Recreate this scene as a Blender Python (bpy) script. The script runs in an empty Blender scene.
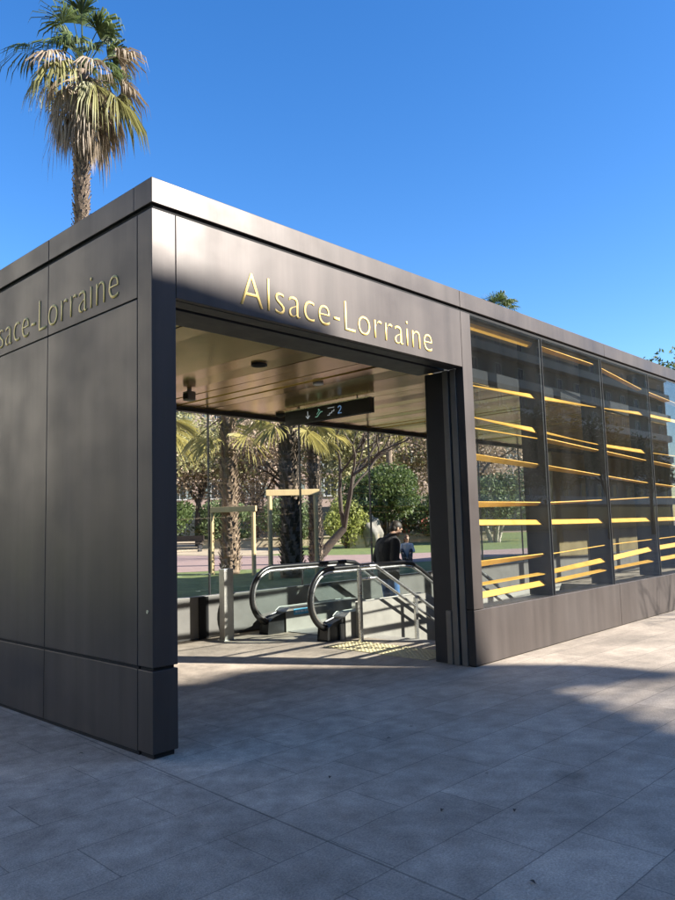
import bpy, bmesh, math, random
from mathutils import Vector, Matrix
R = math.radians
S = bpy.context.scene
COL = S.collection
random.seed(7)

# ------------------------------------------------------------------ camera
CAM = (-2.979, -4.6623, 1.6)
def make_camera():
    yaw, pitch, roll = 0.8152, 0.1016, -0.0283
    fw = Vector((math.sin(yaw)*math.cos(pitch), math.cos(yaw)*math.cos(pitch), math.sin(pitch)))
    rt = Vector((math.cos(yaw), -math.sin(yaw), 0)); up = rt.cross(fw)
    r2 = rt*math.cos(roll)+up*math.sin(roll); u2 = -rt*math.sin(roll)+up*math.cos(roll)
    cd = bpy.data.cameras.new('camera'); c = bpy.data.objects.new('camera', cd); COL.objects.link(c)
    M = Matrix((r2, u2, -fw)).transposed().to_4x4(); M.translation = Vector(CAM)
    c.matrix_world = M
    cd.sensor_fit = 'HORIZONTAL'; cd.sensor_width = 36; cd.lens = 740.04/675*36
    cd.clip_start = .05; cd.clip_end = 2000
    S.camera = c
make_camera()

# ------------------------------------------------------------------ light
SUN_EL, SUN_AZ = 29.0, 150.0            # azimuth clockwise from +Y
w = bpy.data.worlds.new('World'); S.world = w; w.use_nodes = True
nt = w.node_tree; nt.nodes.clear()
sky = nt.nodes.new('ShaderNodeTexSky'); sky.sky_type = 'NISHITA'; sky.sun_disc = False
sky.sun_elevation = R(SUN_EL); sky.sun_rotation = R(SUN_AZ)
sky.altitude = 0; sky.air_density = 1.0; sky.dust_density = 0.3; sky.ozone_density = 3.0
bg = nt.nodes.new('ShaderNodeBackground'); bg.inputs[1].default_value = 0.085
wo = nt.nodes.new('ShaderNodeOutputWorld')
hs = nt.nodes.new('ShaderNodeHueSaturation'); hs.inputs['Saturation'].default_value = 1.30; hs.inputs['Hue'].default_value = .508
nt.links.new(sky.outputs[0], hs.inputs['Color']); nt.links.new(hs.outputs[0], bg.inputs[0]); nt.links.new(bg.outputs[0], wo.inputs[0])
sd = Vector((math.sin(R(SUN_AZ))*math.cos(R(SUN_EL)), math.cos(R(SUN_AZ))*math.cos(R(SUN_EL)), math.sin(R(SUN_EL))))
sl = bpy.data.lights.new('sun', 'SUN'); sl.energy = 5.0; sl.angle = R(.53); sl.color = (1, .95, .87)
so = bpy.data.objects.new('sun', sl); COL.objects.link(so); so.rotation_euler = sd.to_track_quat('Z', 'Y').to_euler()
so.location = sd*60
S.view_settings.view_transform = 'Standard'; S.view_settings.look = 'None'
S.view_settings.gamma = 1; S.view_settings.use_curve_mapping = False
S.view_settings.exposure = 1.72
S.render.engine = 'CYCLES'
S.cycles.max_bounces = 8; S.cycles.transparent_max_bounces = 16; S.cycles.caustics_reflective = False

# ------------------------------------------------------------------ materials
def new_mat(name):
    m = bpy.data.materials.new(name); m.use_nodes = True
    n = m.node_tree.nodes; l = m.node_tree.links
    return m, n, l, n['Principled BSDF']

def mat(name, col, rough=.6, metal=0., var=.0, scale=8., bump=0., bscale=60., spec=None, stretch=None):
    """principled material with noise variation of colour and bump"""
    m, n, l, b = new_mat(name)
    b.inputs['Base Color'].default_value = (*col, 1); b.inputs['Roughness'].default_value = rough
    b.inputs['Metallic'].default_value = metal
    if spec is not None: b.inputs['Specular IOR Level'].default_value = spec
    tc = n.new('ShaderNodeTexCoord'); src = tc.outputs['Object']
    if stretch:
        mp = n.new('ShaderNodeMapping'); mp.inputs['Scale'].default_value = stretch
        l.new(src, mp.inputs[0]); src = mp.outputs[0]
    if var:
        t = n.new('ShaderNodeTexNoise'); t.inputs['Scale'].default_value = scale; t.inputs['Detail'].default_value = 6
        t.inputs['Roughness'].default_value = .65
        l.new(src, t.inputs[0])
        r = n.new('ShaderNodeMapRange'); r.inputs[1].default_value = .3; r.inputs[2].default_value = .7
        r.inputs[3].default_value = 1-var; r.inputs[4].default_value = 1+var
        l.new(t.outputs[0], r.inputs[0])
        mx = n.new('ShaderNodeVectorMath'); mx.operation = 'SCALE'; mx.inputs[0].default_value = col
        l.new(r.outputs[0], mx.inputs['Scale']); l.new(mx.outputs[0], b.inputs['Base Color'])
        r2 = n.new('ShaderNodeMapRange'); r2.inputs[1].default_value = .3; r2.inputs[2].default_value = .7
        r2.inputs[3].default_value = rough*.85; r2.inputs[4].default_value = min(1, rough*1.15)
        l.new(t.outputs[0], r2.inputs[0]); l.new(r2.outputs[0], b.inputs['Roughness'])
    if bump:
        t2 = n.new('ShaderNodeTexNoise'); t2.inputs['Scale'].default_value = bscale; t2.inputs['Detail'].default_value = 5
        l.new(src, t2.inputs[0])
        bp = n.new('ShaderNodeBump'); bp.inputs['Strength'].default_value = bump; bp.inputs['Distance'].default_value = .02
        l.new(t2.outputs[0], bp.inputs['Height']); l.new(bp.outputs[0], b.inputs['Normal'])
    return m

def leaf_mat(name, col, var=.35, trans=.35):
    m, n, l, b = new_mat(name)
    b.inputs['Roughness'].default_value = .55
    tc = n.new('ShaderNodeTexCoord')
    t = n.new('ShaderNodeTexNoise'); t.inputs['Scale'].default_value = 1.7; t.inputs['Detail'].default_value = 8
    l.new(tc.outputs['Object'], t.inputs[0])
    g = n.new('ShaderNodeNewGeometry')
    ad = n.new('ShaderNodeMath'); ad.operation = 'ADD'
    l.new(t.outputs[0], ad.inputs[0]); l.new(g.outputs['Random Per Island'], ad.inputs[1])
    r = n.new('ShaderNodeMapRange'); r.inputs[1].default_value = .4; r.inputs[2].default_value = 1.6
    r.inputs[3].default_value = 1-var; r.inputs[4].default_value = 1+var
    l.new(ad.outputs[0], r.inputs[0])
    mx = n.new('ShaderNodeVectorMath'); mx.operation = 'SCALE'; mx.inputs[0].default_value = col
    l.new(r.outputs[0], mx.inputs['Scale']); l.new(mx.outputs[0], b.inputs['Base Color'])
    tr = n.new('ShaderNodeBsdfTranslucent'); l.new(mx.outputs[0], tr.inputs[0])
    ms = n.new('ShaderNodeMixShader'); ms.inputs[0].default_value = trans
    l.new(b.outputs[0], ms.inputs[1]); l.new(tr.outputs[0], ms.inputs[2])
    l.new(ms.outputs[0], n['Material Output'].inputs[0])
    return m

def glass_mat(name, tint, base=.05, dirt=.0):
    m, n, l, b = new_mat(name); n.remove(b)
    lw = n.new('ShaderNodeLayerWeight'); lw.inputs[0].default_value = .5
    p = n.new('ShaderNodeMath'); p.operation = 'POWER'; p.inputs[1].default_value = 5.0
    l.new(lw.outputs['Facing'], p.inputs[0])
    r = n.new('ShaderNodeMapRange'); r.inputs[3].default_value = base; r.inputs[4].default_value = 1
    l.new(p.outputs[0], r.inputs[0])
    t = n.new('ShaderNodeBsdfTransparent'); t.inputs[0].default_value = (*tint, 1)
    g = n.new('ShaderNodeBsdfGlossy'); g.inputs['Roughness'].default_value = .0
    ms = n.new('ShaderNodeMixShader'); l.new(r.outputs[0], ms.inputs[0]); l.new(t.outputs[0], ms.inputs[1]); l.new(g.outputs[0], ms.inputs[2])
    out = ms.outputs[0]
    if dirt:
        d = n.new('ShaderNodeBsdfDiffuse'); d.inputs[0].default_value = (.5, .48, .45, 1)
        tc = n.new('ShaderNodeTexCoord'); mp = n.new('ShaderNodeMapping'); mp.inputs['Scale'].default_value = (2.2, 2.2, .5)
        ns = n.new('ShaderNodeTexNoise'); ns.inputs['Scale'].default_value = 1.6; ns.inputs['Detail'].default_value = 7
        l.new(tc.outputs['Object'], mp.inputs[0]); l.new(mp.outputs[0], ns.inputs[0])
        rr = n.new('ShaderNodeMapRange'); rr.inputs[1].default_value = .35; rr.inputs[2].default_value = .75
        rr.inputs[3].default_value = dirt*.3; rr.inputs[4].default_value = dirt
        l.new(ns.outputs[0], rr.inputs[0])
        m2 = n.new('ShaderNodeMixShader'); l.new(rr.outputs[0], m2.inputs[0]); l.new(out, m2.inputs[1]); l.new(d.outputs[0], m2.inputs[2])
        out = m2.outputs[0]
    l.new(out, n['Material Output'].inputs[0])
    return m

def paving_mat():
    m, n, l, b = new_mat('paving_slabs')
    b.inputs['Roughness'].default_value = .78
    tc = n.new('ShaderNodeTexCoord')
    mp = n.new('ShaderNodeMapping'); mp.inputs['Rotation'].default_value = (0, 0, R(1.6)); mp.inputs['Location'].default_value = (.1, .09, 0)
    l.new(tc.outputs['Object'], mp.inputs[0])
    br = n.new('ShaderNodeTexBrick'); br.offset = .37; br.inputs['Scale'].default_value = 1
    br.inputs['Brick Width'].default_value = .92; br.inputs['Row Height'].default_value = .445
    br.inputs['Mortar Size'].default_value = .0035; br.inputs['Mortar Smooth'].default_value = .35
    br.inputs['Color1'].default_value = (.475, .395, .31, 1); br.inputs['Color2'].default_value = (.375, .312, .245, 1)
    br.inputs['Mortar'].default_value = (.19, .16, .13, 1)
    wob = n.new('ShaderNodeTexNoise'); wob.inputs['Scale'].default_value = 7
    l.new(mp.outputs[0], wob.inputs[0])
    vm = n.new('ShaderNodeVectorMath'); vm.operation = 'MULTIPLY_ADD'; vm.inputs[1].default_value = (.012, .012, 0)
    l.new(wob.outputs['Color'], vm.inputs[0]); l.new(mp.outputs[0], vm.inputs[2])
    l.new(vm.outputs[0], br.inputs[0])
    # large soft stains, fine grain, dark gum spots
    def noise(sc, det, lo, hi, a, c, rg=.6):
        t = n.new('ShaderNodeTexNoise'); t.inputs['Scale'].default_value = sc; t.inputs['Detail'].default_value = det; t.inputs['Roughness'].default_value = rg
        l.new(tc.outputs['Object'], t.inputs[0])
        r = n.new('ShaderNodeMapRange'); r.inputs[1].default_value = lo; r.inputs[2].default_value = hi; r.inputs[3].default_value = a; r.inputs[4].default_value = c
        l.new(t.outputs[0], r.inputs[0]); return r.outputs[0]
    a1 = noise(.7, 8, .34, .68, .58, 1.12, .68); a2 = noise(5.5, 10, .32, .7, .66, 1.20, .8); a3 = noise(85, 4, .3, .7, .66, 1.34, .7)
    vo = n.new('ShaderNodeTexVoronoi'); vo.inputs['Scale'].default_value = 2.4; vo.inputs['Randomness'].default_value = 1
    l.new(tc.outputs['Object'], vo.inputs[0])
    rv = n.new('ShaderNodeMapRange'); rv.inputs[1].default_value = .022; rv.inputs[2].default_value = .04; rv.inputs[3].default_value = .38; rv.inputs[4].default_value = 1
    l.new(vo.outputs['Distance'], rv.inputs[0])
    # one continuous expansion joint running towards the corner column
    sp = n.new('ShaderNodeSeparateXYZ'); l.new(tc.outputs['Object'], sp.inputs[0])
    j = n.new('ShaderNodeMath'); j.operation = 'MULTIPLY_ADD'; j.inputs[1].default_value = -.054; l.new(sp.outputs[1], j.inputs[0]); 
    j2 = n.new('ShaderNodeMath'); j2.operation = 'ADD'; j2.inputs[1].default_value = .072
    l.new(sp.outputs[0], j2.inputs[0]); l.new(j2.outputs[0], j.inputs[2])
    ab = n.new('ShaderNodeMath'); ab.operation = 'ABSOLUTE'; l.new(j.outputs[0], ab.inputs[0])
    rj = n.new('ShaderNodeMapRange'); rj.inputs[1].default_value = .004; rj.inputs[2].default_value = .009; rj.inputs[3].default_value = .5; rj.inputs[4].default_value = 1
    l.new(ab.outputs[0], rj.inputs[0])
    # one old oil stain with a ragged edge
    ds = n.new('ShaderNodeVectorMath'); ds.operation = 'DISTANCE'; ds.inputs[1].default_value = (1.5, -2.36, 0)
    vw = n.new('ShaderNodeVectorMath'); vw.operation = 'MULTIPLY_ADD'; vw.inputs[1].default_value = (.35, .35, 0)
    wn = n.new('ShaderNodeTexNoise'); wn.inputs['Scale'].default_value = 9; wn.inputs['Detail'].default_value = 5; l.new(tc.outputs['Object'], wn.inputs[0])
    vs = n.new('ShaderNodeVectorMath'); vs.operation = 'SUBTRACT'; vs.inputs[1].default_value = (.17, .17, 0)
    l.new(wn.outputs['Color'], vw.inputs[0]); l.new(tc.outputs['Object'], vw.inputs[2]); l.new(vw.outputs[0], vs.inputs[0]); l.new(vs.outputs[0], ds.inputs[0])
    rs = n.new('ShaderNodeMapRange'); rs.inputs[1].default_value = .03; rs.inputs[2].default_value = .16; rs.inputs[3].default_value = .55; rs.inputs[4].default_value = 1
    l.new(ds.outputs['Value'], rs.inputs[0])
    cur = None
    for o in (rs.outputs[0], a1, a2, a3, rv.outputs[0], rj.outputs[0]):
        if cur is None: cur = o; continue
        k = n.new('ShaderNodeMath'); k.operation = 'MULTIPLY'; l.new(cur, k.inputs[0]); l.new(o, k.inputs[1]); cur = k.outputs[0]
    sc = n.new('ShaderNodeVectorMath'); sc.operation = 'SCALE'; l.new(br.outputs['Color'], sc.inputs[0]); l.new(cur, sc.inputs['Scale'])
    l.new(sc.outputs[0], b.inputs['Base Color'])
    bt = n.new('ShaderNodeTexNoise'); bt.inputs['Scale'].default_value = 120; bt.inputs['Detail'].default_value = 4; l.new(tc.outputs['Object'], bt.inputs[0])
    ma = n.new('ShaderNodeMath'); ma.operation = 'MULTIPLY_ADD'; ma.inputs[1].default_value = -2.0
    l.new(br.outputs['Fac'], ma.inputs[0]); l.new(bt.outputs[0], ma.inputs[2])
    bp = n.new('ShaderNodeBump'); bp.inputs['Strength'].default_value = .6; bp.inputs['Distance'].default_value = .008
    l.new(ma.outputs[0], bp.inputs['Height']); l.new(bp.outputs[0], b.inputs['Normal'])
    return m

def grass_mat():
    m, n, l, b = new_mat('grass'); b.inputs['Roughness'].default_value = .9
    tc = n.new('ShaderNodeTexCoord')
    t = n.new('ShaderNodeTexNoise'); t.inputs['Scale'].default_value = 2.5; t.inputs['Detail'].default_value = 12; t.inputs['Roughness'].default_value = .75
    l.new(tc.outputs['Object'], t.inputs[0])
    cr = n.new('ShaderNodeValToRGB'); e = cr.color_ramp.elements
    e[0].position = .3; e[0].color = (.055, .08, .02, 1); e[1].position = .7; e[1].color = (.19, .225, .065, 1)
    l.new(t.outputs[0], cr.inputs[0]); l.new(cr.outputs[0], b.inputs['Base Color'])
    bp = n.new('ShaderNodeBump'); bp.inputs['Strength'].default_value = .8; bp.inputs['Distance'].default_value = .05
    l.new(t.outputs[0], bp.inputs['Height']); l.new(bp.outputs[0], b.inputs['Normal'])
    return m

def panel_mat(name, col, metal, rough):
    """satin bronze sheet metal with faint vertical rolling streaks and rain marks"""
    m, n, l, b = new_mat(name)
    b.inputs['Metallic'].default_value = metal; b.inputs['Specular IOR Level'].default_value = .29
    tc = n.new('ShaderNodeTexCoord')
    def ns(scale, det, lo, hi, a, c):
        mp = n.new('ShaderNodeMapping'); mp.inputs['Scale'].default_value = scale
        t = n.new('ShaderNodeTexNoise'); t.inputs['Scale'].default_value = 1; t.inputs['Detail'].default_value = det
        l.new(tc.outputs['Object'], mp.inputs[0]); l.new(mp.outputs[0], t.inputs[0])
        r = n.new('ShaderNodeMapRange'); r.inputs[1].default_value = lo; r.inputs[2].default_value = hi; r.inputs[3].default_value = a; r.inputs[4].default_value = c
        l.new(t.outputs[0], r.inputs[0]); return r.outputs[0]
    s1 = ns((5, 5, .35), 4, .3, .7, .80, 1.18); s2 = ns((60, 60, 3.0), 3, .3, .7, .965, 1.035); s3 = ns((1.3, 1.3, 1.6), 6, .3, .7, .78, 1.22)
    k = n.new('ShaderNodeMath'); k.operation = 'MULTIPLY'; l.new(s1, k.inputs[0]); l.new(s2, k.inputs[1])
    sc = n.new('ShaderNodeVectorMath'); sc.operation = 'SCALE'; sc.inputs[0].default_value = col; l.new(k.outputs[0], sc.inputs['Scale'])
    l.new(sc.outputs[0], b.inputs['Base Color'])
    k2 = n.new('ShaderNodeMath'); k2.operation = 'MULTIPLY'; k2.inputs[1].default_value = rough; l.new(s3, k2.inputs[0]); l.new(k2.outputs[0], b.inputs['Roughness'])
    # very slight oil-canning of the sheet
    mp = n.new('ShaderNodeMapping'); mp.inputs['Scale'].default_value = (1.1, 1.1, .5); l.new(tc.outputs['Object'], mp.inputs[0])
    t = n.new('ShaderNodeTexNoise'); t.inputs['Scale'].default_value = 1; t.inputs['Detail'].default_value = 1; l.new(mp.outputs[0], t.inputs[0])
    bp = n.new('ShaderNodeBump'); bp.inputs['Strength'].default_value = .25; bp.inputs['Distance'].default_value = .03
    l.new(t.outputs[0], bp.inputs['Height']); l.new(bp.outputs[0], b.inputs['Normal'])
    return m

M = {}
M['bronze'] = panel_mat('bronze_panel', (.062, .051, .046), .2, .45)
M['dark'] = mat('dark_metal', (.028, .028, .032), .5, .3, var=.15, scale=4)
M['black'] = mat('black_void', (.006, .006, .007), .9)
M['rail'] = mat('grey_guide_rail', (.20, .185, .17), .45, .6, var=.1, scale=6)
M['fin'] = mat('fin_metal', (.012, .012, .014), .5, .3, var=.2, scale=5)
M['gold'] = mat('gold_slat', (.74, .40, .07), .48, .2, var=.10, scale=5)
M['letter'] = mat('gold_letter', (.86, .60, .19), .5, .0, var=.06, scale=20)
M['ceil'] = mat('gold_ceiling', (.66, .44, .19), .2, .75, var=.08, scale=3)
M['steel'] = mat('brushed_steel', (.62, .61, .58), .28, .9, var=.06, scale=10)
M['plinthg'] = mat('grey_plinth', (.15, .14, .128), .45, .1, var=.08, scale=4)
M['post'] = mat('bollard_steel', (.42, .40, .36), .42, .7, var=.12, scale=7)
M['deck'] = mat('escalator_cladding', (.30, .285, .25), .42, .25, var=.08, scale=5)
M['rubber'] = mat('handrail_rubber', (.012, .012, .012), .32)
M['step'] = mat('step_metal', (.25, .25, .25), .45, .6, var=.15, scale=9)
M['conc'] = mat('concrete', (.31, .29, .26), .8, var=.15, scale=2.5, bump=.15, bscale=40)
M['backwall'] = mat('olive_panel', (.20, .155, .08), .4, .1, var=.2, scale=1.2)
M['glass'] = glass_mat('clear_glass', (.965, .975, .965), .025, .004)
M['glassf'] = glass_mat('facade_glass', (.90, .92, .915), .03, .012)
M['glassb'] = glass_mat('balustrade_glass', (.92, .96, .955), .03, .012)
M['sticker'] = mat('blue_sticker', (.10, .42, .62), .4); M['white'] = mat('white_print', (.8, .8, .8), .5)
M['yellow'] = mat('tactile_yellow', (.55, .47, .27), .75, var=.15, scale=12)
M['pave'] = paving_mat(); M['grass'] = grass_mat()
M['pink'] = mat('pink_asphalt', (.27, .18, .16), .9, var=.12, scale=3)
M['dirt'] = mat('beige_dirt', (.36, .28, .19), .95, var=.25, scale=1.2)
M['kerb'] = mat('kerb_stone', (.45, .42, .38), .8, var=.12, scale=3)
M['wood'] = mat('stake_wood', (.50, .37, .19), .75, var=.15, scale=6, stretch=(1, 1, .15))
M['sand'] = mat('sand_stone', (.46, .38, .26), .85, var=.15, scale=3)
M['rock'] = mat('pale_rock', (.19, .175, .155), .9, var=.3, scale=3, bump=.6, bscale=6)
M['bark'] = mat('bark', (.06, .045, .034), .95, var=.4, scale=5, bump=.5, bscale=18, stretch=(1, 1, .3))
M['barkp'] = mat('pale_bark', (.46, .41, .33), .9, var=.35, scale=4, bump=.3, bscale=20)
M['palmbark'] = mat('palm_bark', (.17, .125, .09), .95, var=.45, scale=9, bump=.7, bscale=26, stretch=(1, 1, 2.2))
M['palmbark2'] = mat('palm_boots', (.215, .155, .105), .95, var=.45, scale=12, bump=.7, bscale=30)
M['boots_dark'] = mat('palm_boots_dark', (.06, .047, .034), .95, var=.4, scale=12, bump=.7, bscale=30)
M['palm'] = leaf_mat('palm_green', (.085, .115, .035), .4)
M['palmy'] = leaf_mat('palm_yellow_green', (.32, .275, .085), .35, .45)
M['palmt'] = leaf_mat('palm_drying', (.20, .19, .07), .45, .35)
M['palmd'] = leaf_mat('palm_dead', (.28, .215, .145), .4, .2)
M['ever'] = leaf_mat('evergreen_leaves', (.085, .12, .033), .5)
M['olive'] = leaf_mat('olive_leaves', (.14, .18, .075), .45)
M['lime'] = leaf_mat('lime_leaves', (.30, .32, .09), .4, .45)
M['dry'] = leaf_mat('dry_leaves', (.44, .33, .24), .45, .3)
M['drygreen'] = leaf_mat('mixed_leaves', (.29, .27, .12), .45, .3)
M['wallpink'] = mat('pink_render', (.46, .33, .27), .9, var=.08, scale=1)
M['wallcream'] = mat('cream_render', (.55, .48, .38), .9, var=.08, scale=1)
M['wallgrey'] = mat('grey_render', (.24, .23, .21), .85, var=.08, scale=1)
M['wallwhite'] = mat('white_render', (.66, .60, .52), .9, var=.06, scale=1)
M['rooft'] = mat('roof_tile', (.30, .13, .08), .9, var=.2, scale=6)
M['pane'] = mat('window_pane', (.03, .035, .04), .12)
M['shutter'] = mat('shutter', (.22, .27, .25), .7)
M['frame'] = mat('window_frame', (.6, .58, .54), .6)
M['skin'] = mat('skin', (.42, .25, .17), .55)
M['jacket'] = mat('black_jacket', (.010, .010, .012), .8, var=.3, scale=25, bump=.5, bscale=30)
M['denim'] = mat('denim', (.075, .15, .32), .85, var=.3, scale=30)
M['shoe'] = mat('shoe', (.03, .025, .02), .6)
M['hair'] = mat('dark_hair', (.025, .018, .013), .6, var=.3, scale=40)
M['hairb'] = mat('brown_hair', (.09, .045, .022), .6, var=.3, scale=40)
M['whitecloth'] = mat('white_cloth', (.48, .47, .46), .9, var=.06, scale=15)
M['darkcloth'] = mat('dark_cloth', (.04, .04, .05), .9)
M['redpanel'] = mat('red_panel', (.50, .17, .13), .7, var=.1, scale=3)

# ------------------------------------------------------------------ helpers
class MB:
    def __init__(s): s.v = []; s.f = []
    def poly(s, pts):
        i = len(s.v); s.v += [tuple(p) for p in pts]; s.f.append(tuple(range(i, i+len(pts)))); return s
    def box(s, x0, x1, y0, y1, z0, z1):
        i = len(s.v)
        s.v += [(x0,y0,z0),(x1,y0,z0),(x1,y1,z0),(x0,y1,z0),(x0,y0,z1),(x1,y0,z1),(x1,y1,z1),(x0,y1,z1)]
        for q in ((0,3,2,1),(4,5,6,7),(0,1,5,4),(1,2,6,5),(2,3,7,6),(3,0,4,7)): s.f.append(tuple(i+k for k in q))
        return s
    def prism(s, pts, off):
        """polygon pts (3-D) extruded by vector off"""
        n = len(pts); i = len(s.v); off = Vector(off)
        s.v += [tuple(p) for p in pts] + [tuple(Vector(p)+off) for p in pts]
        s.f.append(tuple(range(i, i+n))); s.f.append(tuple(range(i+2*n-1, i+n-1, -1)))
        for k in range(n): s.f.append((i+k, i+(k+1) % n, i+n+(k+1) % n, i+n+k))
        return s
    def tube(s, pts, r, n=8, cap=True):
        pts = [Vector(p) for p in pts]; rs = r if isinstance(r, (list, tuple)) else [r]*len(pts)
        i0 = len(s.v); prev = None
        for k, p in enumerate(pts):
            t = (pts[min(k+1, len(pts)-1)]-pts[max(k-1, 0)]).normalized()
            if prev is None:
                a = Vector((0, 0, 1)) if abs(t.z) < .9 else Vector((1, 0, 0)); u = t.cross(a).normalized()
            else:
                u = (prev - t*prev.dot(t)).normalized()
            prev = u; v = t.cross(u)
            for j in range(n):
                a = 2*math.pi*j/n; s.v.append(tuple(p+(u*math.cos(a)+v*math.sin(a))*rs[k]))
        for k in range(len(pts)-1):
            for j in range(n):
                a = i0+k*n+j; b = i0+k*n+(j+1) % n; s.f.append((a, b, b+n, a+n))
        if cap:
            s.f.append(tuple(i0+j for j in range(n-1, -1, -1))); s.f.append(tuple(i0+(len(pts)-1)*n+j for j in range(n)))
        return s
    def loft(s, rings):
        """rings: (cx,cy,z,rx,ry) ellipses"""
        n = 16; i0 = len(s.v)
        for cx, cy, z, rx, ry in rings:
            for j in range(n):
                a = 2*math.pi*j/n; s.v.append((cx+rx*math.cos(a), cy+ry*math.sin(a), z))
        for k in range(len(rings)-1):
            for j in range(n):
                a = i0+k*n+j; b = i0+k*n+(j+1) % n; s.f.append((a, b, b+n, a+n))
        s.f.append(tuple(i0+j for j in range(n-1, -1, -1))); s.f.append(tuple(i0+(len(rings)-1)*n+j for j in range(n)))
        return s
    def ball(s, c, r, nu=12, nv=8):
        rx, ry, rz = r if isinstance(r, (tuple, list)) else (r, r, r)
        i0 = len(s.v); c = Vector(c)
        s.v.append(tuple(c+Vector((0, 0, rz))))
        for a in range(1, nv):
            th = math.pi*a/nv
            for b in range(nu):
                ph = 2*math.pi*b/nu
                s.v.append((c.x+rx*math.sin(th)*math.cos(ph), c.y+ry*math.sin(th)*math.sin(ph), c.z+rz*math.cos(th)))
        s.v.append(tuple(c-Vector((0, 0, rz)))); e = len(s.v)-1
        for b in range(nu): s.f.append((i0, i0+1+b, i0+1+(b+1) % nu))
        for a in range(nv-2):
            for b in range(nu):
                p = i0+1+a*nu+b; q = i0+1+a*nu+(b+1) % nu; s.f.append((p, p+nu, q+nu, q))
        for b in range(nu):
            p = i0+1+(nv-2)*nu; s.f.append((p+b, e, p+(b+1) % nu))
        return s
    def build(s, name, m, parent=None, smooth=False, bevel=0, loc=None):
        me = bpy.data.meshes.new(name); me.from_pydata(s.v, [], s.f); me.update()
        me.materials.append(M[m] if isinstance(m, str) else m)
        if smooth:
            for p in me.polygons: p.use_smooth = True
        o = bpy.data.objects.new(name, me); COL.objects.link(o)
        if parent: o.parent = parent
        if loc: o.location = loc
        if bevel:
            b = o.modifiers.new('bevel', 'BEVEL'); b.width = bevel; b.segments = 2; b.limit_method = 'ANGLE'; b.angle_limit = R(40)
        return o

def tag(o, label, cat, group=None):
    o['label'] = label; o['category'] = cat
    if group: o['group'] = group
    return o
def thing(name, label, cat, loc=(0, 0, 0), rz=0, group=None):
    o = bpy.data.objects.new(name, None); COL.objects.link(o); o.location = loc; o.rotation_euler = (0, 0, rz)
    o.empty_display_size = .2
    return tag(o, label, cat, group)
def struct(o): o['kind'] = 'structure'; return o
def dup(o, parent=None, loc=None):
    c = o.copy(); COL.objects.link(c)
    if parent: c.parent = parent
    if loc is not None: c.location = loc
    for ch in list(o.children): dup(ch, c)
    return c

# ------------------------------------------------------------------ large structure: ground
WELL = (5.1, 14.5, .62, 4.22)
def sheet(name, m, z, rects):
    b = MB()
    for x0, x1, y0, y1 in rects: b.poly([(x0, y0, z), (x1, y0, z), (x1, y1, z), (x0, y1, z)])
    return struct(b.build(name, m))
sheet('pavement', 'pave', 0, [(-300, 300, -300, WELL[2]), (-300, WELL[0], WELL[2], WELL[3]), (WELL[1], 300, WELL[2], WELL[3]), (-300, 300, WELL[3], 4.62)])
LZ = .42
sheet('lawn', 'grass', LZ, [(-300, 400, 4.75, 500)])
struct(MB().box(-300, -.02, 4.6, 4.75, -.02, LZ+.03).box(22.92, 400, 4.6, 4.75, -.02, LZ+.03).build('kerb', 'kerb', bevel=.01))
def flat(name, m, pts, z):
    return struct(MB().poly([(x, y, z) for x, y in pts]).build(name, m))
flat('path', 'pink', [(-6, 21), (9.05, 12.9), (13.4, 10.4), (15.3, 9.25), (19, 8.6), (30, 7.0), (60, 5.2), (60, 7.5), (34, 9.3), (25, 11.3), (20.8, 13.4), (18.9, 15.4), (17.6, 19.2), (17, 24.5), (12, 36), (0, 40)], LZ+.004)
flat('dirt', 'dirt', [(17.2, 24.6), (17.9, 19.4), (22, 21.5), (30, 30), (52, 50), (40, 70), (12, 60), (12.5, 36.5)], LZ+.008)

# ------------------------------------------------------------------ the pavilion
Ht, Hg, Hs, Hp, Hc = 4.272, 4.0615, 3.368, .6166, 3.41
XE, YB = 22.9, 4.6
MX = [4.20, 6.066, 7.942, 9.803, 11.67, 13.53, 15.39, 17.25, 19.11, 20.97]
pav = thing('station_entrance', 'bronze metal and glass station entrance with gold letters Alsace-Lorraine above its opening', 'station entrance')
G = .004
# roof edge
b = MB()
xs = [0, 4.105, 8.03, 11.9, 15.8, 19.6, XE]
for i in range(6): b.box(xs[i]+(G if i else 0), xs[i+1]-(G if i < 5 else 0), 0, .25, Hg+.012, Ht)
for y0, y1 in ((.25+.001, 1.69-G), (1.69+G, 3.15-G), (3.15+G, YB)): b.box(0, .25, y0, y1, Hg+.012, Ht)
b.box(XE-.25, XE, .251, YB, Hg+.012, Ht); b.box(.251, XE-.251, YB-.25, YB, Hg+.012, Ht)
b.build('roof_fascia', 'bronze', pav, bevel=.005)
MB().box(.252, XE-.252, .252, YB-.252, 4.10, 4.22).build('roof', 'conc', pav)
MB().box(.03, XE-.03, .03, .12, Hg-.035, Hg+.011).box(.03, .12, .121, YB-.03, Hg-.035, Hg+.011).build('shadow_gap', 'black', pav)
# roof void between ceiling and roof
MB().box(.21, XE-.2, .64, YB-.22, Hc+.03, 4.09).build('roof_void', 'black', pav)
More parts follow.
